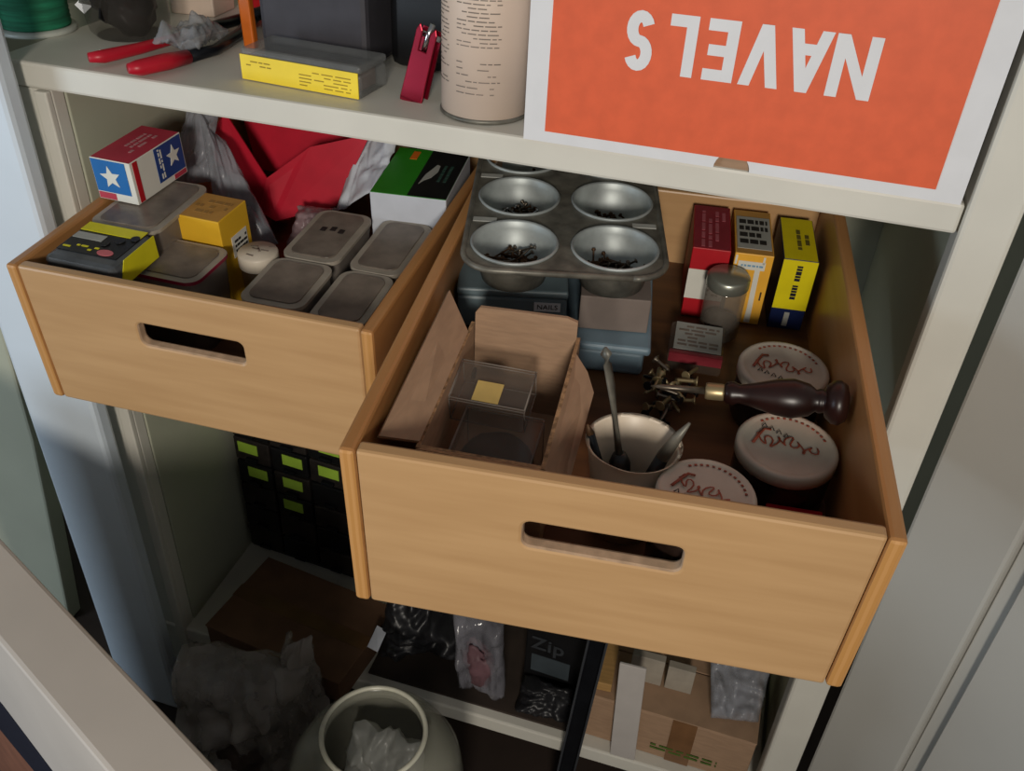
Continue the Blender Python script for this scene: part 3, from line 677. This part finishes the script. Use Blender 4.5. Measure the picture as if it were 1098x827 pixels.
for col, (a0, a1) in enumerate(((-2.75, -2.2), (-1.95, -.95))):
    z = .026 if col else .032
    while z < .17:
        if not (.036 + .02 * col < z < .045 + .02 * col):
            a = a0
            while a < a1 - .05:
                w_ = min(random.uniform(.06, .25), a1 - a)
                if random.random() < (.8 if z > .06 else .55): cmark(a, a + w_, z, z + .0009)
                a += w_ + .035
        z += .0034 if not (col and z < .06) else .0052
obj('printed_text', g, can, 'fine gray printing')
# clear box with yellow label
t = thing('clear_box', 'flat clear plastic box with a bright yellow label, at the shelf edge', 'box', 'W', (-.319, .036, 0), -.08)
M_gclear = mat('gray_clear_plastic', '#8d8f8e', .15, alpha=.45)
obj('body', G().box((-.064, 0, 0), (.064, .052, .0222), M_gclear, bev=.003), t)
obj('lid', G().box((-.0645, -.0005, .0225), (.0645, .0525, .0305), M_gclear, bev=.003), t)
lb = obj('label', G().box((-.0645, -.0016, .001), (.0625, -.0006, .0245), M_lemonlabel), t, 'yellow label')
g = G(); marks(g, mat('ochre_ink', '#a58a20', .6), .0, .055, .004, .02, 5, o=(0, -.0017, 0), fill=.8, hh=.3); marks(g, mat('ochre_ink', '#a58a20', .6), -.058, -.03, .014, .021, 2, o=(0, -.0017, 0), hh=.3); obj('printed_text', g, lb, 'small dark print')
obj('contents', G().box((-.055, .006, .002), (.055, .046, .019), mat('pinkish_card', '#8f7468', .6, var=.2), bev=.001), t, 'brownish contents')
# charcoal case
t = thing('hard_case', 'charcoal hard case behind the yellow-labelled clear box', 'case', 'W', (-.352, .112, 0), 0)
obj('body', G().box((-.050, 0, 0), (.068, .17, .085), M_charcoal, bev=.006), t)
obj('lid', G().box((-.051, -.001, .087), (.069, .171, .13), M_charcoal, bev=.006), t)
obj('latch', G().box((-.02, -.006, .07), (.015, .001, .1), M_blackm, bev=.001), t, 'black latch')
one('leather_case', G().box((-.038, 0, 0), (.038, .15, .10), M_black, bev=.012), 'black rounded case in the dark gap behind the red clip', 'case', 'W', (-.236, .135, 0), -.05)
# red clip
t = thing('metal_clip', 'shiny red metal clip with forked top, standing on the shelf edge', 'clip', 'W', (-.213, .047, 0.0), -.12, -.12, .22)
g = G(); g.prism([(-.0115, 0), (.0115, 0), (.0105, .047), (.0105, .064), (.008, .070), (.004, .064), (.004, .047), (-.004, .047), (-.004, .064), (-.008, .070), (-.0105, .064), (-.0105, .047)], (0, .0025, 0), M_clipred)
obj('front_plate', g, t, bev=.0008)
g = G(); g.prism([(-.011, .004), (.011, .004), (.010, .066), (-.010, .066)], (0, .002, 0), M_clipred, o=(0, .012, 0)); g.box((-.0112, .0, -.002), (.0112, .014, .003), M_clipred, bev=.001); obj('back_plate', g, t)
obj('pin', G().tube([(-.012, .006, .061), (.012, .006, .061)], .0026, M_chrome, 10), t, 'chrome pin')
obj('lever', G().tube([(.0, .004, .047), (.001, .003, .06), (.003, .003, .072)], .0028, M_chrome, 8), t, 'chrome lever')
# red-handled shears
t = thing('cutters', 'long cutters with two red grips and dark jaws, at the left shelf edge', 'tool')
obj('grip', G().tube([(-.530, .008, .0105), (-.522, .018, .010), (-.510, .06, .009), (-.500, .105, .009), (-.497, .135, .009)], [.005, .007, .0062, .0055, .0045], M_red, 12, .9), t, 'red grip')
obj('grip', G().tube([(-.476, -.006, .0105), (-.470, .002, .010), (-.459, .03, .0100), (-.452, .055, .009)], [.005, .0082, .0088, .0075], M_red, 12, .9), t, 'red grip')
obj('handle_arm', G().tube([(-.497, .13, .009), (-.490, .17, .009), (-.478, .215, .009)], [.0048, .006, .006], M_blackm, 10), t)
obj('handle_arm', G().tube([(-.452, .053, .009), (-.444, .09, .008), (-.455, .16, .008), (-.472, .215, .009)], [.006, .0055, .006, .007], M_blackm, 10), t)
obj('jaw', G().tube([(-.476, .21, .010), (-.468, .25, .012), (-.462, .30, .012)], [.013, .012, .003], M_blackm, 10, .5), t)
fbag('small crumpled clear bag lying over the cutters', 'W', [(-.500, .125, .026), (-.455, .135, .030), (-.440, .060, .024), (-.487, .050, .024)], .008, mat('bright_film', '#a2a4a8', .15, alpha=.5, var=.1), 12, .009)
# spool
t = thing('thread_spool', 'big spool of green thread at the left end of the shelf', 'spool', 'W', (-.668, .100, 0))
obj('flange', G().lathe([(.0, 0), (.040, 0), (.041, .002), (.040, .005), (0, .005)], mat('pale_spool_plastic', '#b9bdb4', .4), seg=48), t, 'pale flange')
obj('thread', G().lathe([(.031, .005)] + [(.035 + .0007 * (k % 2), .006 + .0024 * k) for k in range(44)] + [(.031, .112)], M_greenthread, seg=48), t, 'green thread winding')
obj('flange', G().lathe([(.0, .112), (.040, .112), (.040, .117), (0, .117)], mat('pale_spool_plastic', '#b9bdb4', .4), seg=48), t, 'pale flange')
# jar
t = thing('glass_jar', 'glass jar of dark hardware beside the green spool', 'jar', 'W', (-.572, .130, 0))
obj('body', G().lathe([(0, 0), (.035, 0), (.041, .006), (.0435, .02), (.0435, .11), (.034, .125)], M_glass, seg=48), t)
obj('contents', G().crumple((.039, .039, .056), M_black, 14, .2, (0, 0, .060), 4), t, 'dark hardware')
for k in range(9):
    a = PI * 1.15 + .16 * k; z = .02 + .012 * (k * 5 % 7)
    obj('blade', G().box((-.006, -.001, 0), (.006, .001, .03), M_chrome if k % 3 == 0 else M_black, rot=Euler((random.uniform(-.4, .4), random.uniform(-1, 1), a)).to_matrix()), t).location = (.036 * math.cos(a), .036 * math.sin(a), z)
obj('lid', G().lathe([(.0, .122), (.036, .122), (.036, .137), (0, .138)], M_steel), t)
one('white_carton', G().box((-.028, 0, 0), (.028, .05, .11), M_can, bev=.002), 'plain cream carton behind the glass jar of hardware', 'carton', 'W', (-.558, .225, 0), .05)
one('red_carton', G().box((-.024, 0, 0), (.024, .045, .10), M_redcarton, bev=.002), 'red carton right of the plain cream carton', 'carton', 'W', (-.508, .285, 0), -.2)
one('yellow_packet', G().box((-.022, 0, 0), (.022, .02, .08), mat('pale_yellow_card', '#cfc48a', .6), bev=.001), 'pale yellow packet between the red carton and the charcoal case', 'packet', 'W', (-.455, .325, 0), -.05)
t = thing('orange_knife', 'orange plastic handled knife upright against the charcoal case', 'knife', 'W', (-.4300, .138, 0), 0, 0, -.02)
obj('handle', G().box((-.007, -.005, 0), (.006, .005, .085), M_orangeh, bev=.002), t); obj('blade', G().prism([(-.005, .085), (.004, .085), (.004, .11), (-.005, .12)], (0, .001, 0), M_chrome, o=(0, -.0005, 0)), t)

# ================================================================== below the drawers
# parts organiser
BZ = -.845
pc = thing('parts_cabinet', 'black small-parts cabinet with lime green labels', 'parts cabinet', 'W', (-.4700, .170, BZ + .0005), -.07)
obj('frame', G().box((-.107, .012, 0), (.107, .13, .345), M_black, bev=.002), pc)
cols, rows = 3, 7
for i in range(cols):
    for j in range(rows):
        x = -.068 + .066 * i; z = .018 + .0465 * j
        d = obj('drawer', G().box((x - .031, .0, z), (x + .031, .014, z + .043), M_black if (i + j) % 2 else M_dark, bev=.002), pc)
        obj('pull', G().box((x - .010, -.006, z + .004), (x + .010, .001, z + .010), M_blackm, bev=.001), d)
        if (i, j) in ((0, 5), (0, 4), (0, 3), (0, 6), (1, 6), (1, 5), (1, 4), (1, 3), (1, 2), (2, 5), (2, 6), (2, 4)):
            k = .004 * ((i * 3 + j * 5) % 4 - 1.5)
            obj('label', G().box((x - .0175 + k, -.001, z + .017), (x + .0165 + k, .0005, z + .036), M_greenlabel), d, 'lime green label')
# brown flat box
t = thing('flat_cardboard_box', 'wide flat brown cardboard box lying in front of the parts cabinet', 'box', 'W', (-.405, .045, BZ + .0005), -.13)
obj('body', G().box((-.115, -.075, 0), (.115, .075, .044), M_kraftdark), t, bev=.002)
obj('top_flap', G().box((-.116, -.076, .0442), (.116, -.002, .0468), M_kraftdark), t, bev=.001); obj('top_flap', G().box((-.116, .0, .0442), (.116, .076, .0468), M_kraftdark), t, bev=.001)
obj('tape', G().box((-.117, -.012, .047), (.117, .012, .0474), mat('brown_tape', '#6a4c33', .3)), t)
one('paper_scrap', G().sheet([(-.012, -.01, 0), (.006, -.014, .0), (.010, .012, .018), (-.006, .014, .022)], .0006, M_palepaper), 'torn pale paper scrap at the right end of the flat brown box', 'paper', 'W', (-.277, .035, -.797))
one('dark_cover_sheet', G().box((-.155, -.13, 0), (.155, .15, .004), mat('dark_cover', '#3a2f28', .8, var=.2, scale=20)), 'dark sheet added over the middle of the base shelf to hide its cream paint', 'cardboard', 'W', (-.130, .145, BZ + .0004))  # added dark cover, darkens the bright cream shelf beneath
# jug
jg = thing('plastic_jug', 'wide-mouthed cloudy plastic jug standing on the floor', 'jug', 'W', (-.185, -.172, FZ + .001))
g = G(); P = [(.0, 0), (.095, 0), (.105, .01), (.106, .03), (.106, .235), (.103, .262), (.092, .285), (.074, .302), (.063, .308), (.060, .315), (.060, .328)]
g.lathe(P + [(.0575, .328), (.0575, .314), (.060, .306), (.071, .299), (.089, .282), (.1, .26), (.103, .235), (.103, .03), (.0, .004)], M_jug, seg=56, caps=False); obj('body', g, jg)
rim_ = [(.0605 + .0030 * math.cos(2 * PI * k / 10), .328 + .0030 * math.sin(2 * PI * k / 10)) for k in range(11)]
obj('rim', G().lathe(rim_, mat('milky_rim', '#cfcdbb', .3), seg=56, caps=False), jg, 'milky rim')
g = G().pillow([(-.235, -.135, -.735), (-.135, -.135, -.725), (-.140, -.195, -.870), (-.240, -.185, -.880)], .020, mat('white_film', '#b9bab4', .3, alpha=.75), 21, .016, 34, 34)
one('plastic_bag', g, 'crumpled whitish plastic bag inside the jug', 'plastic bag')
one('dark_bundle', G().crumple((.085, .085, .06), M_dark, 22, .25, sub=4), 'dark bundle at the bottom of the jug', 'bundle', 'W', (-.185, -.17, FZ + .085))
# bag lower left
g = G().pillow([(-.530, -.085, -.775), (-.335, -.060, -.755), (-.325, -.115, -.985), (-.525, -.160, -.985)], .052, M_bagdark, 31, .022, 44, 44)
one('plastic_bag', g, 'big smoky clear plastic bag at the lower left, beside the jug', 'plastic bag')
one('brown_bundle', G().crumple((.062, .05, .07), mat('brownish_bundle', '#4a3b33', .7, var=.3), 32, .3, sub=4), 'brown bundle inside the big smoky bag', 'bundle', 'W', (-.425, -.105, -.915))
fbag('crinkled clear bag with an upright tip, beside the big smoky bag', 'W', [(-.385, -.048, -.735), (-.345, -.055, -.720), (-.315, -.072, -.860), (-.390, -.060, -.870)], .012, M_bagdark, 33, .012)
# dark stuff on the base shelf
g = G().pillow([(-.270, .09, -.690), (-.130, .11, -.680), (-.150, .055, -.822), (-.280, .030, -.822)], .034, M_blackbag, 41, .020, 40, 40)
one('plastic_bag', g, 'slumped black plastic bag on the base shelf behind the jug', 'plastic bag')
fbag('clear zip bag with pinkish contents, standing at the base shelf edge', 'W', [(-.165, .040, -.690), (-.092, .044, -.690), (-.082, .030, -.836), (-.150, .026, -.836)], .021, mat('bright_zip_film', '#9a99a2', .1, alpha=.4, var=.2), 42, .010)
one('pink_bundle', G().crumple((.024, .016, .045), mat('dull_pink', '#6d4f55', .6), 43, .3, sub=4), 'dull pink bundle inside the clear zip bag', 'bundle', 'W', (-.122, .034, -.776))
t = thing('black_box', 'black printed box on the base shelf, beside the clear zip bag', 'box', 'W', (-.018, .062, BZ + .005), -.05)
obj('body', G().box((-.046, 0, 0), (.044, .16, .146), M_black, bev=.002), t)
text('lettering', 'Zip', .034, mat('dim_gray_ink', '#34373b', .5), t, (-.014, -.0008, .104), (PI / 2, 0, 0), .0006)
obj('label', G().box((-.036, -.0008, .045), (.020, .0002, .080), mat('slate_label', '#3f474c', .5)), t, 'slate gray label')
g = G().pillow([(-.060, .045, -.795), (.012, .045, -.790), (.016, .022, -.838), (-.064, .018, -.838)], .012, M_blackbag, 44, .012)
one('plastic_bag', g, 'small black bag crumpled in front of the black printed box', 'plastic bag')
one('wood_offcut', G().box((-.008, -.05, 0), (.008, .05, .014), M_batten, bev=.001), 'thin tan wood offcut above the clear zip bag', 'wood offcut', 'W', (-.135, .12, -.690), .5)
bpy.data.objects.remove(bpy.data.objects['wood_offcut'])
# metal channel
t = thing('metal_channel', 'black metal channel leaning upright before the base shelf', 'metal channel', 'W', (.020, -.022, FZ + .001), 0, -.02, .055)
g = G(); g.box((-.0095, .003, 0), (.0095, .006, .46), M_blackm); obj('web', g, t, bev=.0006)
for x in (-.0125, .0095): obj('flange', G().box((x, -.006, 0), (x + .003, .006, .46), mat('flange_highlight', '#5a5d63', .28, .6)), t, bev=.0006)  # highlights along the channel edges are put into the flange colour
one('white_strip', G().box((-.017, 0, 0), (.017, .004, .185), mat('white_strip_plastic', '#b9b3ae', .5, var=.04), bev=.001), 'white flat strip standing on end in front of the brown carton', 'strip', 'W', (.097, .0010, BZ + .0005), 0, -.04, -.05)
# brown carton
t = thing('cardboard_carton', 'brown cardboard carton with green print at the right of the base shelf', 'box', 'W', (.150, .018, BZ + .0005), -.02)
obj('body', G().box((-.115, 0, 0), (.110, .17, .088), M_kraft), t, bev=.002)
obj('top_flap', G().box((-.1155, -.0005, .0882), (.1105, .083, .0908), M_kraft), t, bev=.001); obj('top_flap', G().box((-.1155, .085, .0882), (.1105, .1705, .0908), M_kraft), t, bev=.001)
obj('tape', G().box((.002, -.0012, .0), (.034, -.0004, .090), mat('brown_shiny_tape', '#7d5a3c', .25)), t, 'brown tape')
g = G(); marks(g, M_greendim, -.02, .07, .016, .030, 2, o=(0, -.0014, 0), fill=.9); obj('printed_text', g, t, 'green print')
one('wood_batten', G().box((-.013, 0, 0), (.013, .09, .016), M_batten, bev=.001), 'pale wood batten lying on the brown carton', 'batten', 'W', (.052, .030, -.7535), .05)
fbag('gray plastic bag slumped over the right end of the brown carton', 'W', [(.180, .10, -.690), (.262, .10, -.690), (.258, .040, -.742), (.198, .030, -.746)], .012, M_bag, 51, .010)
for k, (x, w2, h2) in enumerate(((.105, .022, .05), (.150, .018, .045))):
    one('white_board', G().box((-w2, 0, 0), (w2, .012, h2), mat('dull_white_board', '#a59c8e', .6), bev=.001), ('whitish board standing on the brown carton, nearer the white strip', 'whitish board standing on the brown carton, nearer the gray bag')[k], 'board', 'W', (x, .062, -.7535))

# foreground carton lower left
t = thing('white_carton', 'tall white carton in the lower left foreground with a dark curved stripe', 'box', 'W', (-.411, -.383, FZ + .001), -.417)
hT = .65
obj('body', G().box((-.42, 0, 0), (.275, .055, hT), mat('white_carton_board', '#c2bab1', .55, var=.04, scale=8), bev=.004), t)
g = G()
up = [(-.415 + .075 * k, .452 - .010 * abs(k - 4)) for k in range(9)]; lo = [(-.415 + .075 * k, .335 - .012 * abs(k - 4)) for k in range(9)]
g.prism(up + lo[::-1], (0, -.0008, 0), M_navyink, o=(0, 0, 0)); obj('dark_stripe', g, t, 'dark curved stripe')
g = G(); g.prism(lo + [(.185, .006), (-.415, .006)], (0, -.0005, 0), mat('rust_brown_print', '#8a5a44', .6), o=(0, 0, 0)); obj('brown_print', g, t, 'rust brown printed area')

# ------------------------------------------------------------------ light
def area(name, loc, target, size, power, col, sy=None):
    l = bpy.data.lights.new(name, 'AREA'); l.energy = power; l.color = col; l.size = size
    if sy: l.shape = 'RECTANGLE'; l.size_y = sy
    o = bpy.data.objects.new(name, l); COL.objects.link(o); o.location = loc
    o.rotation_euler = (Vector(target) - Vector(loc)).to_track_quat('-Z', 'Y').to_euler(); return o
sl = bpy.data.lights.new('room_lamp', 'SPOT'); sl.energy = 128; sl.color = (1, .92, .81); sl.shadow_soft_size = .17; sl.spot_size = math.radians(58); sl.spot_blend = 1
so = bpy.data.objects.new('room_lamp', sl); COL.objects.link(so); so.location = (.45, -2.2, .56)
so.rotation_euler = (Vector((-.20, -.1, -.14)) - so.location).to_track_quat('-Z', 'Y').to_euler()
area('window_daylight', (-2.0, -1.7, -.10), (-.5, 0, -.2), .7, 18, (.72, .86, 1), .9)
w = bpy.data.worlds.new('room'); S.world = w; w.use_nodes = True
w.node_tree.nodes['Background'].inputs[0].default_value = (.6, .62, .64, 1); w.node_tree.nodes['Background'].inputs[1].default_value = .26

# ------------------------------------------------------------------ camera
cd = bpy.data.cameras.new('camera'); co = bpy.data.objects.new('camera', cd); COL.objects.link(co)
ya, pi_, ro = .2624339, .6219542, .0549917
cy, sy, cp, sp = math.cos(ya), math.sin(ya), math.cos(pi_), math.sin(pi_)
f_ = Vector((-sy * cp, cy * cp, -sp)); r_ = Vector((cy, sy, 0)); u_ = r_.cross(f_)
R_ = r_ * math.cos(ro) + u_ * math.sin(ro); U_ = u_ * math.cos(ro) - r_ * math.sin(ro)
mw = Matrix((R_, U_, -f_)).transposed().to_4x4(); mw.translation = (.1079877, -.7262801, .2761701)
co.matrix_world = mw
cd.sensor_fit = 'HORIZONTAL'; cd.sensor_width = 36; cd.lens = 961.35 / 1098 * 36; cd.clip_start = .02
S.camera = co
S.view_settings.view_transform = 'Standard'; S.view_settings.look = 'None'; S.view_settings.gamma = 1; S.view_settings.use_curve_mapping = False
S.view_settings.exposure = 0
